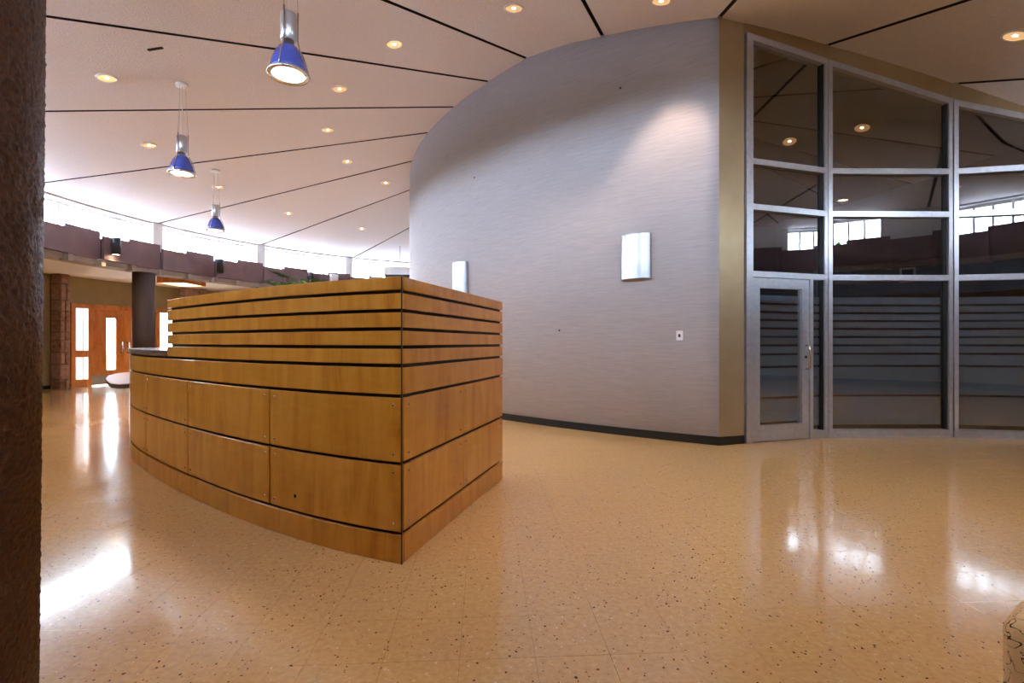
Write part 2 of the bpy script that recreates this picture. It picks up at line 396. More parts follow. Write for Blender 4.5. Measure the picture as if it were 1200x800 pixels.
for a0, a1 in zip(SEAMS[:-1], SEAMS[1:]):
    cone_sheet(MB(), a0, a1, 0.2, 11.12, 0.0, max(6, int((a1 - a0) / 1.5)), 16, 0.024, 0.03).build('panel', M['ceiling'], ceiling)
    o_ = ceiling.children[-1]; o_.data.materials.append(M['black'])
    for p_ in o_.data.polygons:
        if abs(p_.normal.z) < 0.75: p_.material_index = 1        # painted edges of the reveal

# ------------------------------------------------------------------ clerestory ring: head, posts, windows
ring = MB().arc(11.16, 11.46, 0, 360, ze(-0.03), ze(0.02), 144).build('trim_1', M['white']); struct(ring)
fascia = sempty('trim_2')
for i in range(1):
    MB().arc(11.16, 11.30, 0, 360, 2.95, 3.40, 144).build('backing', M['core'], fascia)
    MB().arc(11.10, 11.50, 0, 360, 2.84, 2.95, 144).build('beam', M['beam'], fascia)
BAY = 16.5
BAYS = [166.9 + BAY * k for k in range(-4, 12)]        # post azimuths seen or mirrored
wn = 0
for k, a in enumerate(BAYS):
    a0, a1 = a, a + BAY
    pier = lambda q: 5.0 if 285 < q < 362 else 3.4 if 255 < q <= 285 else 0.72  # rear piers widened so less daylight falls on the right floor
    hw0, hw1 = pier(a), pier(a + BAY)
    post = MB().arc(11.12, 11.44, a - hw0, a + hw0, 3.38, ze(-0.02), 5).build('post', M['white'], ring)
    wn += 1
    w = sempty('window_%d' % wn)
    hd = MB().arc(11.28, 11.34, a0 + hw0, a1 - hw1, ze(-0.09), ze(-0.03), 8)
    hd.arc(11.28, 11.34, a0 + hw0, a1 - hw1, 3.38, 3.44, 8); hd.build('frame', M['white'], w)
    for q in range(4):
        pw = (BAY - hw0 - hw1) / 4; b0 = a0 + hw0 + pw * q; b1 = b0 + pw
        MB().arc(11.305, 11.315, b0 + 0.08, b1 - 0.08, 3.44, ze(-0.08), 2).build('pane', M['clear'], w)
        if q: MB().arc(11.28, 11.34, b0 - 0.10, b0 + 0.10, 3.44, ze(-0.08), 1).build('mullion', M['white'], w)
    for q in range(4):
        b0 = a0 + BAY / 4 * q
        if q % 2: MB().arc(10.93, 10.99, b0 - 0.2, b0 + BAY / 4 + 0.2, 2.94, 3.43, 4).build('panel', M['purple'], fascia)
        else: MB().arc(11.07, 11.12, b0 - 0.1, b0 + BAY / 4 + 0.1, 2.94, 3.535, 4).build('panel', M['purple'], fascia)
        MB().arc(10.98, 11.16, b0 - 0.28, b0 + 0.28, 2.80, 2.94, 1).build('bracket', M['beam'], fascia)
# closed clerestory behind the round room, where nothing is seen
struct(MB().arc(11.28, 11.34, BAYS[-1] + BAY, BAYS[0] + 360, 3.38, ze(0), 40).build('wall_north', M['white']))

# ------------------------------------------------------------------ outer corridor
sof = MB()
for k in range(144):
    q0, q1, q2, q3 = rpol(2.5 * k, 11.3), pol(2.5 * k, 15.2), pol(2.5 * k + 2.5, 15.2), rpol(2.5 * k + 2.5, 11.3)
    sof.hexa([(*q, 2.95) for q in (q0, q1, q2, q3)], [(*q, 3.05) for q in (q0, q1, q2, q3)])
struct(sof.build('trim_3', M['ceiling']))
DA, DB = on_ring(82, 14.66), on_ring(212, 14.66)         # ends of the entrance screen
aA, aB = az(DA), az(DB)
outer = MB()
outer.arc(14.66, 14.86, aA, aB + 360 - 0.0, 0, 2.95, 160) if False else None
span = (aB - aA) % 360
if span > 180: lo_, hi_ = aA, aB + 360
else: lo_, hi_ = aB, aA + 360
outer.arc(14.66, 14.86, lo_, hi_, 0, 2.95, 160)
wall_left = outer.build('wall_left', M['khaki']); struct(wall_left)
struct(MB().arc(14.64, 14.66, lo_, hi_, 0, 0.1, 160).build('baseboard_left', M['base']))
MB().arc(14.66, 14.86, min(aA, aB), max(aA, aB), 2.22, 2.95, 8).build('lintel', M['khaki'], wall_left)

# entrance screen: side lights and a pair of oak doors
A2, B2 = Vector((DA[0], DA[1], 0)), Vector((DB[0], DB[1], 0)); dirv = (B2 - A2).normalized(); nrm = Vector((dirv.y, -dirv.x, 0))
LEN = (B2 - A2).length
def along(px):                               # distance along the screen of a picture column
    a = (px - 600) / F; den = dirv.x - a * dirv.y
    return (a * A2.y - A2.x) / den
def sp(u, z, n=0.0): p = A2 + dirv * u + nrm * n; return Vector((p.x, p.y, z))
UZ = Vector((0, 0, 1))
def sbox(mb, u0, u1, z0, z1, n0, n1):
    mb.hexa([sp(u0, z0, n0), sp(u1, z0, n0), sp(u1, z0, n1), sp(u0, z0, n1)], [sp(u0, z1, n0), sp(u1, z1, n0), sp(u1, z1, n1), sp(u0, z1, n1)]); return mb
u1, u2, u3, u4 = along(104), along(145), along(183), LEN
fr = MB()
sbox(fr, 0, LEN, 2.12, 2.24, -0.1, 0.06)
for u in (0.0, u1 - 0.05, u3 - 0.02, LEN - 0.1): sbox(fr, u, u + 0.1, 0, 2.12, -0.1, 0.06)
screen = fr.build('trim_4', M['oak']); struct(screen)
for (ua, ub, nm) in ((0.1, u1 - 0.05, 'window_40'), (u3 + 0.08, LEN - 0.1, 'window_41')):
    w = sempty(nm)
    q = MB(); sbox(q, ua, ub, 0.80, 0.98, -0.06, 0.03); sbox(q, ua, ub, 0.0, 0.2, -0.06, 0.03); q.build('rail', M['oak'], w)
    sbox(MB(), ua, ub, 0.2, 0.80, -0.01, 0.0).build('pane', M['clear'], w)
    sbox(MB(), ua, ub, 0.98, 2.12, -0.01, 0.0).build('pane', M['clear'], w)
for (ua, ub, nm, hside) in ((u1 + 0.055, u2 - 0.003, 'door_2', 1), (u2 + 0.003, u3 - 0.025, 'door_3', 0)):
    d = sempty(nm); wdt = ub - ua
    l0, l1 = (ua + wdt * 0.45, ua + wdt * 0.74) if hside else (ua + wdt * 0.26, ua + wdt * 0.55)
    q = MB(); sbox(q, ua, l0, 0.02, 2.125, -0.03, 0.02); sbox(q, l1, ub, 0.02, 2.125, -0.03, 0.02); sbox(q, l0, l1, 0.02, 0.42, -0.03, 0.02); sbox(q, l0, l1, 1.88, 2.125, -0.03, 0.02)
    q.build('door_leaf', M['oak'], d)
    sbox(MB(), l0, l1, 0.42, 1.88, -0.01, 0.0).build('pane', M['clear'], d)
    sbox(MB(), ua + 0.02, ub - 0.02, 0.03, 0.28, 0.02, 0.026).build('kick_plate', M['kick'], d)
    uh = ub - 0.08 if hside else ua + 0.08
    hd = MB(); hd.tube([sp(uh, 0.9, 0.02), sp(uh, 0.9, 0.09), sp(uh, 1.2, 0.09), sp(uh, 1.2, 0.02)], 0.02); hd.build('door_handle', M['steel'], d)

# rubble stone pilasters beside the entrance
def pilaster(px0, px1, label, seed):
    rnd = random.Random(seed)
    p0, p1 = on_ring(px0, 14.3), on_ring(px1, 14.3); a0, a1 = sorted((az(p0), az(p1)))
    t = empty('stone_pilaster', (*pol((a0 + a1) / 2, 14.45), 0), label, 'pilaster', None)
    MB().arc(14.34, 14.63, a0 + 0.05, a1 - 0.05, 0, 2.95, 2).build('mortar_core', M['mortar'], t)
    z = 0.0; k = 0
    while z < 2.93:
        h = min(rnd.uniform(0.2, 0.42), 2.95 - z)
        if 2.95 - z - h < 0.12: h = 2.95 - z
        cuts = [0, 1] if rnd.random() < 0.45 else [0, rnd.uniform(0.35, 0.65), 1]
        for c0, c1 in zip(cuts[:-1], cuts[1:]):
            pr = rnd.uniform(0.0, 0.03)
            bevel(MB().arc(14.30 - pr, 14.6, a0 + (a1 - a0) * c0 + 0.03, a0 + (a1 - a0) * c1 - 0.03, z + 0.008, z + h - 0.008, 2).build('stone', M['stone_a'] if rnd.random() < .5 else M['stone_b'], t), 0.02)
        z += h; k += 1
pilaster(70.5, 82, 'rust coloured rubble stone pilaster left of the oak entrance doors', 3)
pilaster(217, 243, 'rubble stone pilaster whose top shows above the left end of the desk', 5)

# dark round columns under the fascia
for px, r, lab in ((168.5, 0.225, 'dark brown round column in front of the oak entrance doors'), (308, 0.2, 'dark round column whose head shows above the desk beside the plant')):
    p = on_ring(px, 11.28)
    c = MB().lathe([(0.001, 0), (r, 0), (r, 2.84), (0.001, 2.84)], 32, (p[0], p[1], 0)).build('round_column', M['column'])
    tag(c, lab, 'column')
    c.data.polygons.foreach_set('use_smooth', [abs(q.normal.z) < 0.5 for q in c.data.polygons])

# wood-trimmed light under the corridor soffit
a_ = (213.5 - 600) / F; t_ = 13.5; lp = (a_ * t_, t_)
t = empty('soffit_light', (lp[0], lp[1], 2.95), 'warm glowing rectangular light with wooden sides under the far soffit', 'ceiling light')
def lbox(mb, x0, x1, y0, y1, z0, z1): return mb.box(lp[0] + x0, lp[0] + x1, lp[1] + y0, lp[1] + y1, z0, z1)
q = MB(); lbox(q, -.36, .36, -.46, -.43, 2.76, 2.95); lbox(q, -.36, .36, .43, .46, 2.76, 2.95); lbox(q, -.36, -.33, -.43, .43, 2.76, 2.95); lbox(q, .33, .36, -.43, .43, 2.76, 2.95)
q.build('side_frame', M['oak'], t); lbox(MB(), -.33, .33, -.43, .43, 2.775, 2.79).build('diffuser', emit('soffit_diffuser', (1, .70, .36, 1), 5.0), t)

# slate-blue bulkhead on the camera's side of the ring, seen mirrored in the glass wall
struct(MB().arc(11.20, 11.32, 262, 352, 2.25, 2.84, 60).build('wall_back', M['slate']))

# ------------------------------------------------------------------ outside
g = MB().prism([pol(a, 90) for a in range(0, 360, 6)], -0.4, -0.13).build('ground', M['ground']); struct(g)
pv = MB(); q0, q1 = A2 - dirv * 1.5, B2 + dirv * 1.5; away = -nrm
pv.prism([tuple((q0 + away * .3)[:2]), tuple((q1 + away * .3)[:2]), tuple((q1 + away * 14)[:2]), tuple((q0 + away * 14)[:2])], -0.2, -0.06)
struct(pv.build('entrance_paving', M['paving']))
post_out = on_ring(96, 16.6)
o = MB().box(post_out[0] - .16, post_out[0] + .16, post_out[1] - .16, post_out[1] + .16, -0.2, 3.0).build('porch_post', M['column']); tag(o, 'brown porch post outside, seen through the left side light', 'post')

def leafy_tree(x, y, hgt, seed):
    rnd = random.Random(seed); t = empty('leafy_tree', (x, y, -0.13), 'broad green tree outside the clerestory, mirrored in the glass wall', 'tree', 'trees outside behind the viewpoint')
    MB().lathe([(0.2, -.13), (0.14, 1.5), (0.10, hgt * .6), (0.02, hgt * .85)], 12, (x, y, 0)).build('trunk', M['bark'], t)
    c = MB()
    for k in range(1500):
        d = Vector((rnd.gauss(0, 1), rnd.gauss(0, 1), rnd.gauss(0, 1))).normalized() * rnd.uniform(.55, 1.0)
        p_ = Vector((x + d.x * hgt * .34, y + d.y * hgt * .34, hgt * .66 + d.z * hgt * .36))
        u = Vector((rnd.uniform(-1, 1), rnd.uniform(-1, 1), rnd.uniform(-1, 1))).normalized(); w = u.orthogonal().normalized(); l_ = rnd.uniform(.14, .3)
        c.add([p_ - u * l_, p_ + w * l_ * .6, p_ + u * l_, p_ - w * l_ * .6], [(0, 1, 2, 3)])
    o = c.build('foliage', M['leaf'], t); o['kind'] = 'stuff'; return t
for k, (a, lab) in enumerate(((284, 'green tree outside, mirrored in the first glazed bay beside the door'), (306, 'green tree outside, mirrored low in the middle glazed bay'), (334, 'green tree outside, mirrored in the glazed bay at the right edge'))):
    r_ = 20.0; leafy_tree(RX + r_ * math.cos(math.radians(a)), RY + r_ * math.sin(math.radians(a)), 4.6 + .3 * k, 40 + k)['label'] = lab

# ------------------------------------------------------------------ round room: grasscloth wall
pts = [(2.41, 5.79), (1.75, 6.13), (1.26, 6.51), (.87, 6.90), (.39, 7.33), (-.10, 7.74), (-.53, 8.10), (-1.10, 8.72), (-1.66, 9.65), (-2.13, 10.85), (-2.46, 12.05), (-2.62, 13.1), (-2.58, 14.3)]
P_ = np.array(pts); sarc = np.concatenate([[0], np.cumsum(np.hypot(*np.diff(P_, axis=0).T))])
wts = np.ones(len(pts)); wts[0] = 8
fx, fy = np.polyfit(sarc, P_[:, 0], 5, w=wts), np.polyfit(sarc, P_[:, 1], 5, w=wts)
dr = [(float(np.polyval(fx, s)), float(np.polyval(fy, s))) for s in np.linspace(0, sarc[-1], 60)]
tops = [zceil(*p) + 0.02 for p in dr]
drum = MB().ribbon(dr, 0, tops, 0.16, -1).build('wall_round', M['grass']); struct(drum)
drum.data.polygons.foreach_set('use_smooth', [False] * len(drum.data.polygons))
for p_ in drum.data.polygons: p_.use_smooth = abs(p_.normal.z) < 0.5 and p_.area < 2
struct(MB().ribbon(offset(dr, 0.008), 0, 0.1, 0.012, -1).build('baseboard_round', M['base']))
def on_drum(px):
    a = (px - 600) / F
    for i in range(len(dr) - 1):
        (x0, y0), (x1, y1) = dr[i], dr[i + 1]
        g0, g1 = x0 - a * y0, x1 - a * y1
        if g0 * g1 <= 0:
            k = g0 / (g0 - g1); x, y = x0 + k * (x1 - x0), y0 + k * (y1 - y0)
            tx, ty = (x1 - x0), (y1 - y0); l = math.hypot(tx, ty); return (x, y), (tx / l, ty / l)
# the rest of that room, closed behind the glass
loop = [dr[-1], (-2.2, 15.6), (-1, 17), (2, 18), (5, 17.5), (8, 15), (9.4, 11), (9.5, 8), (8.75, 5.25)]
struct(MB().ribbon(loop, 0, [zceil(*p) + .02 for p in loop], 0.15, -1).build('wall_inner', M['inner']))
inl = [(p[0], p[1]) for p in offset(dr, -0.175)]
struct(MB().ribbon(inl, 0, [zceil(*p) - .005 for p in inl], 0.02, -1).build('wall_lining', M['inner']))
cf = MB().prism([(2.8, 6.1), (3.96, 6.42), (5.56, 6.42), (7.1, 6.15), (8.6, 5.5), (9.4, 8), (9.3, 11), (8, 14.8), (5, 17.2), (2, 17.7), (-.9, 16.8), (-2.0, 15), (-2.1, 13), (-1.5, 10.3), (-.6, 8.7), (1.0, 7.2), (2.0, 6.4)], 0.001, 0.008)
struct(cf.build('carpet_floor', M['carpet'])); 

# ------------------------------------------------------------------ glass wall
GP = [(2.79, 5.95), (3.965, 6.31), (5.575, 6.335), (7.12, 6.02), (8.55, 5.3)]
HEAD = [3.67 + HC, 3.56 + HC, 3.07 + HC, 2.55 + HC, 2.2 + HC]
T1, T2, T3 = 2.155 + HC, 1.615 + HC, 0.815 + HC
# champagne return and header above the frame
hp = [dr[0]] + [(2.735, 5.88)] + GP[1:]
cm = MB()
cm.prism([dr[0], (2.755, 5.905), (2.70, 6.06), (2.35, 5.93)], 0, [zceil(*q) + .02 for q in (dr[0], (2.755, 5.905), (2.70, 6.06), (2.35, 5.93))])
ret = cm.build('wall_return', M['champagne']); struct(ret)
struct(MB().ribbon([offset([dr[0], (2.755, 5.905)], -0.008)[0], offset([dr[0], (2.755, 5.905)], -0.008)[1]], 0, 0.1, 0.012, 1).build('baseboard_return', M['base']))
for i in range(len(GP) - 1):
    p, q = Vector((*GP[i], 0)), Vector((*GP[i + 1], 0)); n = Vector(((q - p).y, -(q - p).x, 0)).normalized()
    a, b = p + n * 0.03, q + n * 0.03; a2, b2 = p - n * 0.10, q - n * 0.10
    if i == 0: a = Vector((2.748, 5.8985, 0))
    nseg = 6; pl = [(a.lerp(b, k / nseg)) for k in range(nseg + 1)]
    zb = [HEAD[i] + (HEAD[i + 1] - HEAD[i]) * k / nseg for k in range(nseg + 1)]
    MB().ribbon([(v.x, v.y) for v in pl], [z - 0.01 for z in zb], [zceil(v.x, v.y) + .02 for v in pl], 0.13, 1).build('header', M['champagne'], ret)
gw = sempty('window_50')
GAPS = [0.47, 0.369, 0.271, 0.17, 0.067, -0.037, -0.145, -0.30, -0.676]
def films(mb_parent, fn, u0, u1, ztop, zbot):
    edges = [0.572] + [g for g in GAPS] + [-1.045]
    for k in range(len(edges) - 1):
        hi = edges[k] + HC - (0.012 if k else 0); lo = edges[k + 1] + HC + (0.012 if k < len(edges) - 2 else 0)
        hi = min(hi, ztop); lo = max(lo, zbot)
        if hi - lo > 0.01: fn(u0, u1, lo, hi)
for i in range(len(GP) - 1):
    p, q = Vector((*GP[i], 0)), Vector((*GP[i + 1], 0)); dv = (q - p).normalized(); n = Vector((dv.y, -dv.x, 0)); Lg = (q - p).length
    hz = lambda u: HEAD[i] + (HEAD[i + 1] - HEAD[i]) * u / Lg
    def gb(mb, u0, u1, z0, z1, n0=-0.05, n1=0.06, z0b=None, z1b=None):
        z0b = z0 if z0b is None else z0b; z1b = z1 if z1b is None else z1b
        g_ = lambda u, z, k: (p.x + dv.x * u + n.x * k, p.y + dv.y * u + n.y * k, z)
        return mb.hexa([g_(u0, z0, n0), g_(u1, z0b, n0), g_(u1, z0b, n1), g_(u0, z0, n1)], [g_(u0, z1, n0), g_(u1, z1b, n0), g_(u1, z1b, n1), g_(u0, z1, n1)])
    m0 = 0.014; mw = 0.05
    for (ua, ub) in ((m0 if i else -0.03, m0 + mw), (Lg - m0 - mw, Lg - m0)):
        gb(MB(), ua, ub, 0, hz(ua), z1b=hz(ub)).build('mullion', M['alu'], gw)
    if i: gb(MB(), -m0, m0, 0, hz(0) - .02, -0.04, 0.03).build('gasket', M['dark_alu'], gw)
    ia, ib = m0 + mw, Lg - m0 - mw
    gb(MB(), ia, ib, hz(ia) - 0.075, hz(ia), z0b=hz(ib) - 0.075, z1b=hz(ib)).build('head_rail', M['alu'], gw)
    for z in (T1, T2, T3): gb(MB(), ia, ib, z - 0.035, z + 0.035).build('transom', M['alu'], gw)
    def pane(u0, u1, z0, z1, z1b=None):
        gb(MB(), u0, u1, z0, z1, -0.004, 0.004, z1b=z1b).build('pane', M['tinted'], gw)
        bd = MB()
        for (x0, x1, k_) in ((u0, u0 + .010, .004), (u1 - .018, u1, .042)):  # right strip widened in black to stand for the shaded frame reveal
            zt_ = lambda u: z1 if z1b is None else z1 + (z1b - z1) * (u - u0) / (u1 - u0)
            gb(bd, x0, x1, z0, zt_(x0), -0.03, k_, z1b=zt_(x1))
        bd.build('gasket', M['dark_alu'], gw)
    pane(ia, ib, T1 + .035, hz(ia) - .075, hz(ib) - .075); pane(ia, ib, T2 + .035, T1 - .035); pane(ia, ib, T3 + .035, T2 - .035)
    if i == 0:
        dj = 0.93
        gb(MB(), dj, dj + 0.05, 0, T3 - .035).build('mullion', M['alu'], gw)
        gb(MB(), dj + .05, ib, 0, 0.10).build('sill_rail', M['alu'], gw)
        pane(dj + .05, ib, 0.10, T3 - .035)
        films(gw, lambda a, b, lo, hi: gb(MB(), a, b, lo, hi, -0.009, -0.006).build('film_band', M['film'], gw), dj + .052, ib - .002, T3, 0.12)
        door = sempty('door_1')
        d0, d1 = ia + 0.006, dj - 0.006; zt = T3 - 0.042; st = 0.105
        for (ua, ub) in ((d0, d0 + st), (d1 - st, d1)): gb(MB(), ua, ub, 0.012, zt, -0.02, 0.045).build('stile', M['alu'], door)
        gb(MB(), d0 + st, d1 - st, zt - 0.12, zt, -0.02, 0.045).build('top_rail', M['alu'], door)
        gb(MB(), d0 + st, d1 - st, 0.012, 0.20, -0.02, 0.045).build('bottom_rail', M['alu'], door)
        gb(MB(), d0 + st, d1 - st, 0.20, zt - 0.12, 0.004, 0.012).build('pane', M['tinted'], door)
        films(door, lambda a, b, lo, hi: gb(MB(), a, b, lo, hi, -0.002, 0.001).build('film_band', M['film'], door), d0 + st + .002, d1 - st - .002, zt - .12, 0.23)
        W_ = lambda u, z, k: (p.x + dv.x * u + n.x * k, p.y + dv.y * u + n.y * k, z)
        uh = d1 - 0.05
        MB().tube([W_(uh, 0.87, .045), W_(uh, 0.87, .085), W_(uh - .0, 0.885, .10), W_(uh, 1.145, .10), W_(uh, 1.16, .085), W_(uh, 1.16, .045)], 0.011, 10).build('door_handle', M['steel'], door)
        MB().lathe([(0.001, 0), (0.018, 0), (0.016, 0.012), (0.001, 0.012)], 16, W_(uh, 1.02, .045), (n.x, n.y, 0)).build('lock_cylinder', M['dark_alu'], door)
    else:
        gb(MB(), ia, ib, 0, 0.10).build('sill_rail', M['alu'], gw)
        pane(ia, ib, 0.10, T3 - .035)
        films(gw, lambda a, b, lo, hi: gb(MB(), a, b, lo, hi, -0.009, -0.006).build('film_band', M['film'], gw), ia + .002, ib - (.055 if i == 1 else .03), T3, 0.1)

# ------------------------------------------------------------------ sconces, switch plate, anchors on the round wall
def sconce(px, label):
    (x, y), (tx, ty) = on_drum(px); nx, ny = -ty, tx
    if nx * (0 - x) + ny * (0 - y) < 0: nx, ny = -nx, -ny
    t = empty('wall_sconce', (x, y, 0.80 + HC), label, 'sconce', 'sconces on the round grasscloth wall')
    w, dpt = 0.19, 0.10; path = []
    for k in range(13):
        a = PI * k / 12
        path.append((x - tx * w * math.cos(a) + nx * (0.012 + dpt * math.sin(a) ** 0.8), y - ty * w * math.cos(a) + ny * (0.012 + dpt * math.sin(a) ** 0.8)))
    sh = MB(); sh.ribbon(path, 0.80 + HC, 1.36 + HC, 0.006, 1)
    o = sh.build('shade', M['sconce'], t)
    for z_ in (0.806, 1.349): MB().prism([path[k] for k in range(13)], z_ + HC, z_ + HC + .005).build('dark_end', M['spot'], t)  # dark sheet put across each open end for the shade inside
    bp = MB(); q = [(x - tx * .15, y - ty * .15), (x + tx * .15, y + ty * .15), (x + tx * .15 + nx * .02, y + ty * .15 + ny * .02), (x - tx * .15 + nx * .02, y - ty * .15 + ny * .02)]
    bp.prism(q, 0.83 + HC, 1.33 + HC); bp.build('back_plate', M['steel'], t)
    for z in (0.815, 1.335):
        for s_ in (-0.05, 0.05):
            MB().lathe([(0.001, -0.006), (0.007, -0.006), (0.007, 0.006), (0.001, 0.006)], 8, (x + tx * (0.1 + s_ * .3) + nx * 0.1, y + ty * (0.1 + s_ * .3) + ny * 0.1, z + HC), (nx, ny, 0)).build('screw', M['gold'], t)
sconce(746, 'curved white sconce on the grey wall above the switch plate')
sconce(541, 'curved white sconce rising behind the right end of the desk')
(x, y), (tx, ty) = on_drum(796.5); nx, ny = (-ty, tx) if (-ty * -x + tx * -y) > 0 else (ty, -tx)
t = empty('switch_plate', (x, y, 1.26), 'small white switch plate on the grey wall left of the tan corner', 'switch')
pq = lambda w, d0, d1: [(x - tx * w + nx * d0, y - ty * w + ny * d0), (x + tx * w + nx * d0, y + ty * w + ny * d0), (x + tx * w + nx * d1, y + ty * w + ny * d1), (x - tx * w + nx * d1, y - ty * w + ny * d1)]
bevel(MB().prism(pq(.04, 0.0, .008), 1.225, 1.34).build('plate', M['plastic'], t), .003)
bevel(MB().prism(pq(.012, .008, .02), 1.262, 1.30).build('toggle', M['spot'], t), .002)
for px, py in ((655.5, 387), (727, 103), (556, 208)):
    (x, y), (tx, ty) = on_drum(px); nx, ny = (-ty, tx) if (-ty * -x + tx * -y) > 0 else (ty, -tx)
    MB().lathe([(0.001, -.004), (0.014, -.004), (0.012, 0.008), (0.001, 0.01)], 10, (x, y, HC + (401 - py) / F * y), (nx, ny, 0)).build('wall_anchor', M['spot'], drum)

# ------------------------------------------------------------------ reception desk
fp = np.array([(-.597, 2.69), (-.994, 2.879), (-1.27, 3.03), (-1.568, 3.18), (-1.82, 3.354), (-2.219, 3.629), (-2.918, 4.227), (-4.155, 5.40), (-4.50, 5.90), (-4.72, 6.45)])
sa_ = np.concatenate([[0], np.cumsum(np.hypot(*np.diff(fp, axis=0).T))]); wt = np.ones(len(fp)); wt[0] = 10
gx, gy = np.polyfit(sa_, fp[:, 0], 4, w=wt), np.polyfit(sa_, fp[:, 1], 4, w=wt)
def fpt(s): return (float(np.polyval(gx, s)), float(np.polyval(gy, s)))
SMAX = float(sa_[-1])
def s_at(px):
    a = (px - 600) / F; s = 0
    best = min((abs(fpt(k * .005)[0] / fpt(k * .005)[1] - a), k * .005) for k in range(int(SMAX / .005)) if k * .005 < 4.6); return best[1]
def fpath(s0, s1, off=0.0, step=0.08):
    n = max(2, int((s1 - s0) / step)); raw = [fpt(s0 + (s1 - s0) * k / n) for k in range(n + 1)]
    return raw if off == 0 else offset(raw, -off)        # positive off goes into the desk
c0 = Vector((*fpt(0), 0)); c1 = Vector((-0.085, 4.40, 0)); sd = (c1 - c0).normalized(); sn = Vector((sd.y, -sd.x, 0)); SL_ = (c1 - c0).length
desk = empty('reception_desk', (c0.x, c0.y, 0), 'curved maple veneer reception desk with dark horizontal reveals', 'desk')
TH = 0.02
Z = [0.0, 0.152, 0.171, 0.531, 0.550, 0.897, 0.917, 1.062, 1.083, 1.164, 1.184, 1.263, 1.283, 1.363, 1.383, 1.467, 1.487, 1.557]
sE = s_at(196)                                           # left end of the privacy screen
sS = [0.008] + [s_at(315.5), s_at(220), s_at(171)] + [SMAX]
def side_box(mb, u0, u1, z0, z1, d0, d1):
    q = lambda u, d: c0 + sd * u - sn * d
    return mb.prism([q(u0, d0)[:2], q(u1, d0)[:2], q(u1, d1)[:2], q(u0, d1)[:2]], z0, z1)
# dark core
k = MB(); k.ribbon(fpath(0.02, SMAX, TH), 0, 1.075, 0.09, -1); k.ribbon(fpath(0.02, sE - 0.05, TH), 1.075, 1.55, 0.05, -1)
side_box(k, 0.02, SL_ - 0.02, 0, 1.55, TH, TH + 0.06)
k.build('core', M['core'], desk)
def fboard(name, s0, s1, z0, z1, screws=False):
    o = bevel(MB().ribbon(fpath(s0, s1), z0, z1, TH, -1).build(name, M['maple'], desk), .002, 1); return o
def screw(parent, pos, nv):
    MB().lathe([(0.0005, 0.003), (0.006, 0.003), (0.009, 0.0), (0.009, -0.002)], 10, pos, nv).build('screw', M['steel'], parent)
def fscrew(parent, s, z):
    a, b = fpt(s), fpt(s + .01); tx, ty = b[0] - a[0], b[1] - a[1]; l = math.hypot(tx, ty)
    screw(parent, (a[0], a[1], z), (ty / l * -1 if False else -ty / l * -1 * -1, tx / l * -1 if False else tx / l, 0) if False else ((-ty / l, tx / l, 0) if (-ty * -a[0] + tx * -a[1]) > 0 else (ty / l, -tx / l, 0)))
fboard('base_board', 0.0, SMAX, Z[0], Z[1])
for (z0, z1) in ((Z[2], Z[3]), (Z[4], Z[5])):
    for a, b in zip(sS[:-1], sS[1:]):
        s0, s1 = a + (.009 if a > .01 else 0), b - .009
        o = fboard('front_panel', s0, s1, z0, z1)
        for s in (s0 + .045, s1 - .045):
            for z in (z0 + .04, z1 - .04): fscrew(o, s, z)
        if z0 == Z[2] and a < .01:
            s = s_at(346); q = fpt(s); q2 = fpt(s + .01)
            nv = Vector((-(q2[1] - q[1]), q2[0] - q[0], 0)).normalized(); nv = nv if nv.y < 0 else -nv
            MB().lathe([(0.0005, 0.002), (0.011, 0.002), (0.012, -0.002)], 12, (q[0], q[1], HC - 180 / F * q[1]), nv).build('cable_hole', M['black'], o)
fboard('fascia_board', 0.0, SMAX, Z[6], Z[7])
for k in range(5): fboard('slat', 0.0, sE, Z[8 + 2 * k], Z[9 + 2 * k])
def sboard(name, u0, u1, z0, z1): return bevel(side_box(MB(), u0, u1, z0, z1, 0, TH).build(name, M['maple'], desk), .002, 1)
um = SL_ * 0.0
uj = None
a = (543 - 600) / F; uj = (a * c0.y - c0.x) / (sd.x - a * sd.y)      # joint of the side panels
sboard('base_board', TH + .010, SL_, Z[0], Z[1])
for (z0, z1) in ((Z[2], Z[3]), (Z[4], Z[5])):
    for (u0, u1) in ((TH + .010, uj - .003), (uj + .003, SL_)):
        o = sboard('side_panel', u0, u1, z0, z1)
        for u in (u0 + .05, u1 - .05):
            for z in (z0 + .04, z1 - .04): pz = c0 + sd * u; screw(o, (pz.x, pz.y, z), sn)
sboard('fascia_board', TH + .010, SL_, Z[6], Z[7])
for k in range(5): sboard('slat', TH + .010, SL_, Z[8 + 2 * k], Z[9 + 2 * k])
q = c0 + Vector((.001, -.001, 0)); MB().box(q.x - .0035, q.x + .0035, q.y - .0035, q.y + .0035, 0, 1.557).build('corner_trim', M['trim'], desk)
# far edge strip, inner lining, worktops
side_box(MB(), SL_ - 0.018, SL_ + 0.002, 0, 1.557, TH, 0.10).build('end_strip', M['maple'], desk)
MB().ribbon(fpath(0.12, sE - 0.05, TH + 0.05), 0.76, 1.557, 0.02, -1).build('inner_lining', M['maple'], desk)
side_box(MB(), 0.1, SL_ - .02, 0.76, 1.557, TH + 0.06, TH + 0.08).build('inner_lining', M['maple'], desk)
MB().ribbon(fpath(0.15, SMAX - .2, TH + 0.09), 0.72, 0.76, 0.6, -1).build('worktop', M['stone_top'], desk)
bevel(MB().ribbon(fpath(sE, SMAX, -0.012), 1.083, 1.133, 0.34, -1).build('countertop', M['stone_top'], desk), .006)
wing = [((px - 600) / F * (.45 * F / (py - 401)), .45 * F / (py - 401)) for px, py in ((156, 448), (150, 449.5), (140, 450), (130, 449), (125.5, 446), (124, 443), (127, 440), (135, 437.6), (150, 436), (158, 436.5))]
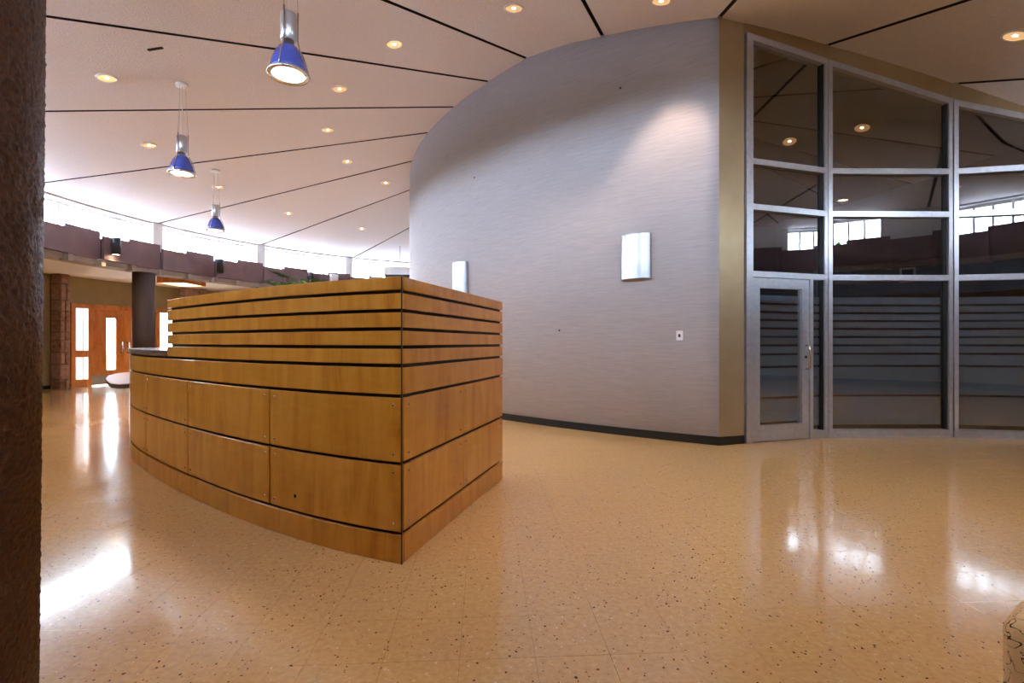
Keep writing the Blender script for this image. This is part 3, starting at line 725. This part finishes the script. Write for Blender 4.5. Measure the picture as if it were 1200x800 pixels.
bevel(MB().prism(wing, 0.742, 0.752).build('low_counter', M['counter'], desk), .004); bevel(MB().prism(wing, 0.700, 0.742).build('edge_band', M['stone_top'], desk), .004)
MB().lathe([(0.001, 0), (0.2, 0), (0.2, 0.02), (0.05, 0.04), (0.05, 0.705), (0.001, 0.705)], 24, (-4.95, 6.9, 0)).build('pedestal', M['core'], desk)

# plant on the worktop behind the screen
pp_ = ray(347, 4.08)
t = empty('potted_plant', (pp_[0], pp_[1], 0.76), 'small green leafy plant peeking over the top of the desk', 'plant')
MB().lathe([(0.001, 0), (0.09, 0), (0.12, 0.22), (0.105, 0.22), (0.1, 0.2), (0.001, 0.2)], 20, (pp_[0], pp_[1], 0.76)).build('pot', M['pot'], t)
rnd = random.Random(2); st = MB()
for k in range(70):
    a = rnd.uniform(0, 2 * PI); r = rnd.uniform(0.03, 0.20); zt = rnd.uniform(1.58, 1.77) - r * 0.25
    b0 = Vector((pp_[0], pp_[1], 0.95)); tip = Vector((pp_[0] + r * math.cos(a), pp_[1] + r * math.sin(a), zt)); st.tube([b0, b0.lerp(tip, .5) + Vector((0, 0, .05)), tip], 0.003, 5)
    dv = Vector((math.cos(a), math.sin(a), rnd.uniform(-.5, .3))).normalized(); sdv = dv.cross(UZ).normalized(); up = sdv.cross(dv); ln = rnd.uniform(.07, .11)
    vs_ = [tip, tip + dv * ln * .4 + sdv * ln * .28 + up * .008, tip + dv * ln, tip + dv * ln * .4 - sdv * ln * .28 + up * .008, tip + dv * ln * .45 - up * .004]
    lo_ = [v - up * .002 for v in vs_]
    lf = MB().add(vs_ + lo_, [(0, 1, 4), (1, 2, 4), (2, 3, 4), (3, 0, 4), (5, 9, 6), (6, 9, 7), (7, 9, 8), (8, 9, 5), (0, 5, 6, 1), (1, 6, 7, 2), (2, 7, 8, 3), (3, 8, 5, 0)], False)
    lf.build('leaf', M['leaf'], t)
st.build('stems', M['leaf'], t)

# ------------------------------------------------------------------ pale box unit by the far clerestory
bx = ray(466, 16.5); zb = HC + 79.5 / F * 16.5
t = empty('wall_unit', (bx[0], bx[1], zb), 'pale grey box unit under the far ceiling edge beside the round wall', 'air unit')
MB().box(bx[0] - .46, bx[0] + .7, bx[1], bx[1] + .4, zb, zb + .26).build('casing', M['white'], t)
MB().box(bx[0] - .44, bx[0] + .7, bx[1] + .02, bx[1] + .38, zb - .08, zb).build('grille', M['spot'], t)
MB().box(bx[0] + .04, bx[0] + .07, bx[1] + .1, bx[1] + .13, zb + .26, zceil(bx[0], bx[1]) + .01).build('hanger', M['steel'], t)

# ------------------------------------------------------------------ recessed downlights
def downlight(px, py, label, pos=None):
    p = Vector(on_ceiling(px, py)) if pos is None else Vector(pos)
    e = 0.05
    nx = -(zceil(p.x + e, p.y) - zceil(p.x - e, p.y)) / (2 * e); ny = -(zceil(p.x, p.y + e) - zceil(p.x, p.y - e)) / (2 * e)
    n = -Vector((nx, ny, 1)).normalized()
    t = empty('recessed_downlight', p, label, 'downlight', 'recessed downlights in the tent ceiling')
    MB().lathe([(0.098, 0.0), (0.118, 0.0), (0.116, 0.010), (0.100, 0.014), (0.095, 0.004)], 28, p, n).build('trim_ring', M['plastic'], t)
    MB().lathe([(0.0965, 0.006), (0.075, 0.0045), (0.024, 0.0035)], 28, p, n).build('reflector', M['gold'], t)
    MB().lathe([(0.024, 0.0036), (0.016, 0.006), (0.0005, 0.007)], 20, p, n).build('bulb', M['lamp'], t)
    li = bpy.data.lights.new('downlight_beam', 'SPOT'); li.energy = CAN_W; li.color = (1.0, 0.70, 0.46); li.spot_size = math.radians(78); li.spot_blend = 0.45; li.shadow_soft_size = 0.05
    lo = bpy.data.objects.new('downlight_beam', li); COL.objects.link(lo); lo.parent = t; lo.location = (0, 0, -0.04)
DL = [(125, 91, 'recessed downlight nearest the brown pillar, above the fascia'), (174.5, 170, 'recessed downlight left of the middle pendant'),
      (398, 104, 'recessed downlight right of the big pendant and below it'), (462, 51, 'recessed downlight at upper right of the big pendant'),
      (602, 9, 'recessed downlight at the top edge above the grey wall, left of the scallop'), (384, 152, 'recessed downlight between the third and fourth ceiling seams, middle of the ceiling'),
      (407, 189, 'recessed downlight just above the far curve of the round wall, second of the inner row'), (452, 214, 'recessed downlight closest to the left curve of the round wall'),
      (338, 250, 'recessed downlight right of the farthest pendant'), (424, 268, 'farthest recessed downlight, low beside the round wall'),
      (256, 219, 'recessed downlight directly behind the farthest pendant cords'), (775, 1, 'recessed downlight over the warm scallop on the grey wall'),
      (1190, 41, 'recessed downlight in the ceiling at upper right above the glass wall')]
for d in DL: downlight(*d)
# the ring goes on behind the camera, where the glass mirrors it
for a, d, lab in ((262, 8.6, 'recessed downlight just behind the viewpoint'), (282, 8.7, 'recessed downlight behind the viewpoint, mirrored in the glass wall'), (300, 8.7, 'recessed downlight at right rear, mirrored in the second glazed bay'), (318, 8.6, 'recessed downlight at far right rear, mirrored in the third glazed bay')):
    x, y = pol(a, d); downlight(0, 0, lab, (x, y, zceil(x, y)))

# ------------------------------------------------------------------ blue pendants
def pendant(x, y, zr, label):
    t = empty('pendant_lamp', (x, y, zr), label, 'pendant lamp', 'blue pendant lamps')
    c = (x, y, zr); zc = zceil(x, y)
    MB().lathe([(0.055, 0.235), (0.075, 0.22), (0.105, 0.17), (0.128, 0.11), (0.143, 0.05), (0.150, 0.012), (0.147, 0.012), (0.139, 0.05), (0.124, 0.11), (0.1, 0.17), (0.07, 0.215)], 36, c).build('shade', M['blue'], t)
    MB().lathe([(0.146, 0.012), (0.163, 0.016), (0.166, 0.0), (0.160, -0.008), (0.128, -0.004), (0.126, 0.006)], 36, c, close=True).build('rim', M['steel'], t)
    MB().lathe([(0.128, 0.004), (0.07, -0.001), (0.0005, -0.002)], 28, c).build('lens', M['pend'], t)
    MB().lathe([(0.001, 0.30), (0.045, 0.30), (0.045, 0.225), (0.058, 0.225), (0.058, 0.235), (0.001, 0.235)], 24, c).build('socket_collar', M['steel'], t)
    MB().lathe([(0.001, 0.50), (0.060, 0.50), (0.063, 0.495), (0.063, 0.285), (0.058, 0.28), (0.001, 0.28)], 28, c).build('ballast_housing', M['alu'], t)
    for k in range(3):
        a = 0.5 + 2 * PI * k / 3; q = lambda r, z: (x + r * math.cos(a), y + r * math.sin(a), zr + z)
        MB().tube([q(.072, .53), q(.072, .30), q(.085, .225), q(.118, .17), q(.150, .06), q(.160, .012)], 0.006, 6).build('strut', M['steel'], t)
        MB().tube([q(.072, .53), q(.04, zc - zr)], 0.0014, 5).build('suspension_cable', M['steel'], t)
    MB().tube([(x, y, zr + .5), (x + .006, y, zr + .9), (x, y, zc)], 0.004, 6).build('power_cord', M['plastic'], t)
    MB().lathe([(0.001, 0.0), (0.075, 0.0), (0.07, -0.04), (0.001, -0.045)], 24, (x, y, zc)).build('canopy', M['plastic'], t)
    li = bpy.data.lights.new('pendant_beam', 'SPOT'); li.energy = PEND_W; li.color = (1.0, 0.80, 0.58); li.spot_size = math.radians(110); li.spot_blend = 0.7; li.shadow_soft_size = 0.1
    lo = bpy.data.objects.new('pendant_beam', li); COL.objects.link(lo); lo.parent = t; lo.location = (0, 0, -0.03)
q = ray(338, 4.08); pendant(q[0], q[1], HC + (401 - 88) / F * 4.08, 'large near pendant lamp with glossy blue shade, cut by the top of the picture')
q = on_ceiling(213, 98); pendant(q[0] + .0, q[1], HC + (401 - 203.5) / F * q[1], 'middle blue pendant lamp hanging left of the big one')
q = on_ceiling(252.5, 199); pendant(q[0], q[1], HC + (401 - 270) / F * q[1], 'farthest and smallest blue pendant lamp above the desk')
# small dark slot in the ceiling
q = on_ceiling(182, 56.5)
s_ = MB().bar((q[0] - .085, q[1], zceil(q[0] - .085, q[1]) - .006), (q[0] + .085, q[1], zceil(q[0] + .085, q[1]) - .006), (0, 0, 1), .03, .014).build('ceiling_slot', M['black']); tag(s_, 'small dark slot in the ceiling left of the big pendant', 'slot')

# ------------------------------------------------------------------ black wall spots on the fascia
def spot(px=None, a=None, label='', lit=False):
    if a is None: a = raz(on_ring(px, 10.85))
    x, y = rpol(a, 10.83); z = 3.06
    t = empty('fascia_spotlight', (x, y, z), label, 'spotlight', 'black spotlights on the mauve fascia')
    MB().lathe([(0.001, 0.36), (0.082, 0.36), (0.086, 0.355), (0.086, 0.0), (0.078, 0.0), (0.078, 0.03), (0.001, 0.035)], 24, (x, y, z)).build('can', M['spot'], t)
    x2, y2 = rpol(a, 11.0); MB().bar((x, y, z + .2), (x2, y2, z + .2), (0, 0, 1), 0.06, 0.09).build('arm', M['spot'], t)
    if lit:
        MB().lathe([(0.077, 0.012), (0.0005, 0.010)], 20, (x, y, z)).build('bulb', M['lamp'], t)
        li = bpy.data.lights.new('spot_beam', 'SPOT'); li.energy = 14; li.color = (1.0, .66, .32); li.spot_size = math.radians(120); li.spot_blend = .6; li.shadow_soft_size = .06
        lo = bpy.data.objects.new('spot_beam', li); COL.objects.link(lo); lo.parent = t; lo.location = (0, 0, -.01)
spot(135, label='black cylinder spotlight with warm glow on the mauve fascia', lit=True)
spot(257.5, label='unlit black cylinder spotlight on the fascia above the desk left half')
spot(364, label='black cylinder spotlight low on the fascia right of the plant')
for a, l_ in ((297, 'lit black spotlight on the rear fascia, mirrored in the second bay'),): spot(a=a, label=l_, lit=True)

# ------------------------------------------------------------------ near brown stucco pillar
def pillar():
    cx, cy = -1.845, 1.435; n, zs = 360, 680; vs = []; fs = []
    zt = zceil(cx, cy) + .03
    for j in range(zs + 1):
        z = zt * j / zs
        for k in range(n):
            a = 2 * PI * k / n; r = 0.348 + 0.0071 * z
            p = Vector((cx + r * math.cos(a), cy + r * math.sin(a), z))
            r += 0.004 * noise.noise(p * 58) + 0.0035 * noise.noise(p * 110)
            vs.append((cx + r * math.cos(a), cy + r * math.sin(a), z))
    for j in range(zs):
        fs += [(j * n + k, j * n + (k + 1) % n, (j + 1) * n + (k + 1) % n, (j + 1) * n + k) for k in range(n)]
    o = MB().add(vs, fs, True).build('stucco_pillar', M['stucco']); tag(o, 'thick rough brown stucco pillar at the left edge of the picture', 'pillar')
pillar()

# ------------------------------------------------------------------ patterned upholstered seat at lower right
cx0, cy0 = 1.062, 1.085
t = empty('patterned_armchair', (cx0 + .35, cy0 - .2, 0), 'cream upholstered chair arm with dark squiggle pattern at lower right corner', 'chair')
o = MB().prism([(cx0, cy0), (cx0 + .16, cy0 + .11), (cx0 + .70, cy0 - .6), (cx0 + .52, cy0 - .72)], 0.08, 0.605).build('arm', M['fabric'], t); bevel(o, .035, 4)
o = MB().prism([(cx0 + .17, cy0 + .1), (cx0 + .75, cy0 + .48), (cx0 + 1.2, cy0 - .2), (cx0 + .66, cy0 - .56)], 0.08, 0.43).build('seat', M['fabric'], t); bevel(o, .04, 4)
for dx, dy in ((.07, .0), (.55, -.58), (.7, .38), (1.1, -.2)):
    MB().lathe([(0.001, 0), (0.018, 0), (0.022, .085), (0.001, .085)], 12, (cx0 + dx, cy0 + dy, 0)).build('leg', M['steel'], t)

# ------------------------------------------------------------------ vents on the slate bulkhead
for a, lab in ((299, 'white framed square vent on the slate wall, mirrored in the right glazed bay'), (313, 'white framed square vent on the slate wall, mirrored in the middle glazed bay')):
    t = empty('air_vent', (*rpol(a, 11.19), 2.6), lab, 'vent', None)
    q = MB(); da = 0.75
    q.arc(11.17, 11.2, a - da, a + da, 2.78, 2.82, 1); q.arc(11.17, 11.2, a - da, a + da, 2.50, 2.54, 1); q.arc(11.17, 11.2, a - da, a - da + .2, 2.54, 2.78, 1); q.arc(11.17, 11.2, a + da - .2, a + da, 2.54, 2.78, 1)
    q.build('frame', M['white'], t); MB().arc(11.19, 11.2, a - da + .2, a + da - .2, 2.54, 2.78, 1).build('grille', M['spot'], t)

# small white box on the far fascia
a = raz(on_ring(391, 10.9)); q = rpol(a, 10.86)
o = bevel(MB().arc(10.82, 10.93, a - .7, a + .7, 3.18, 3.44, 1).build('alarm_box', M['plastic']), .01); tag(o, 'small white box fixed to the far fascia above the desk', 'alarm')
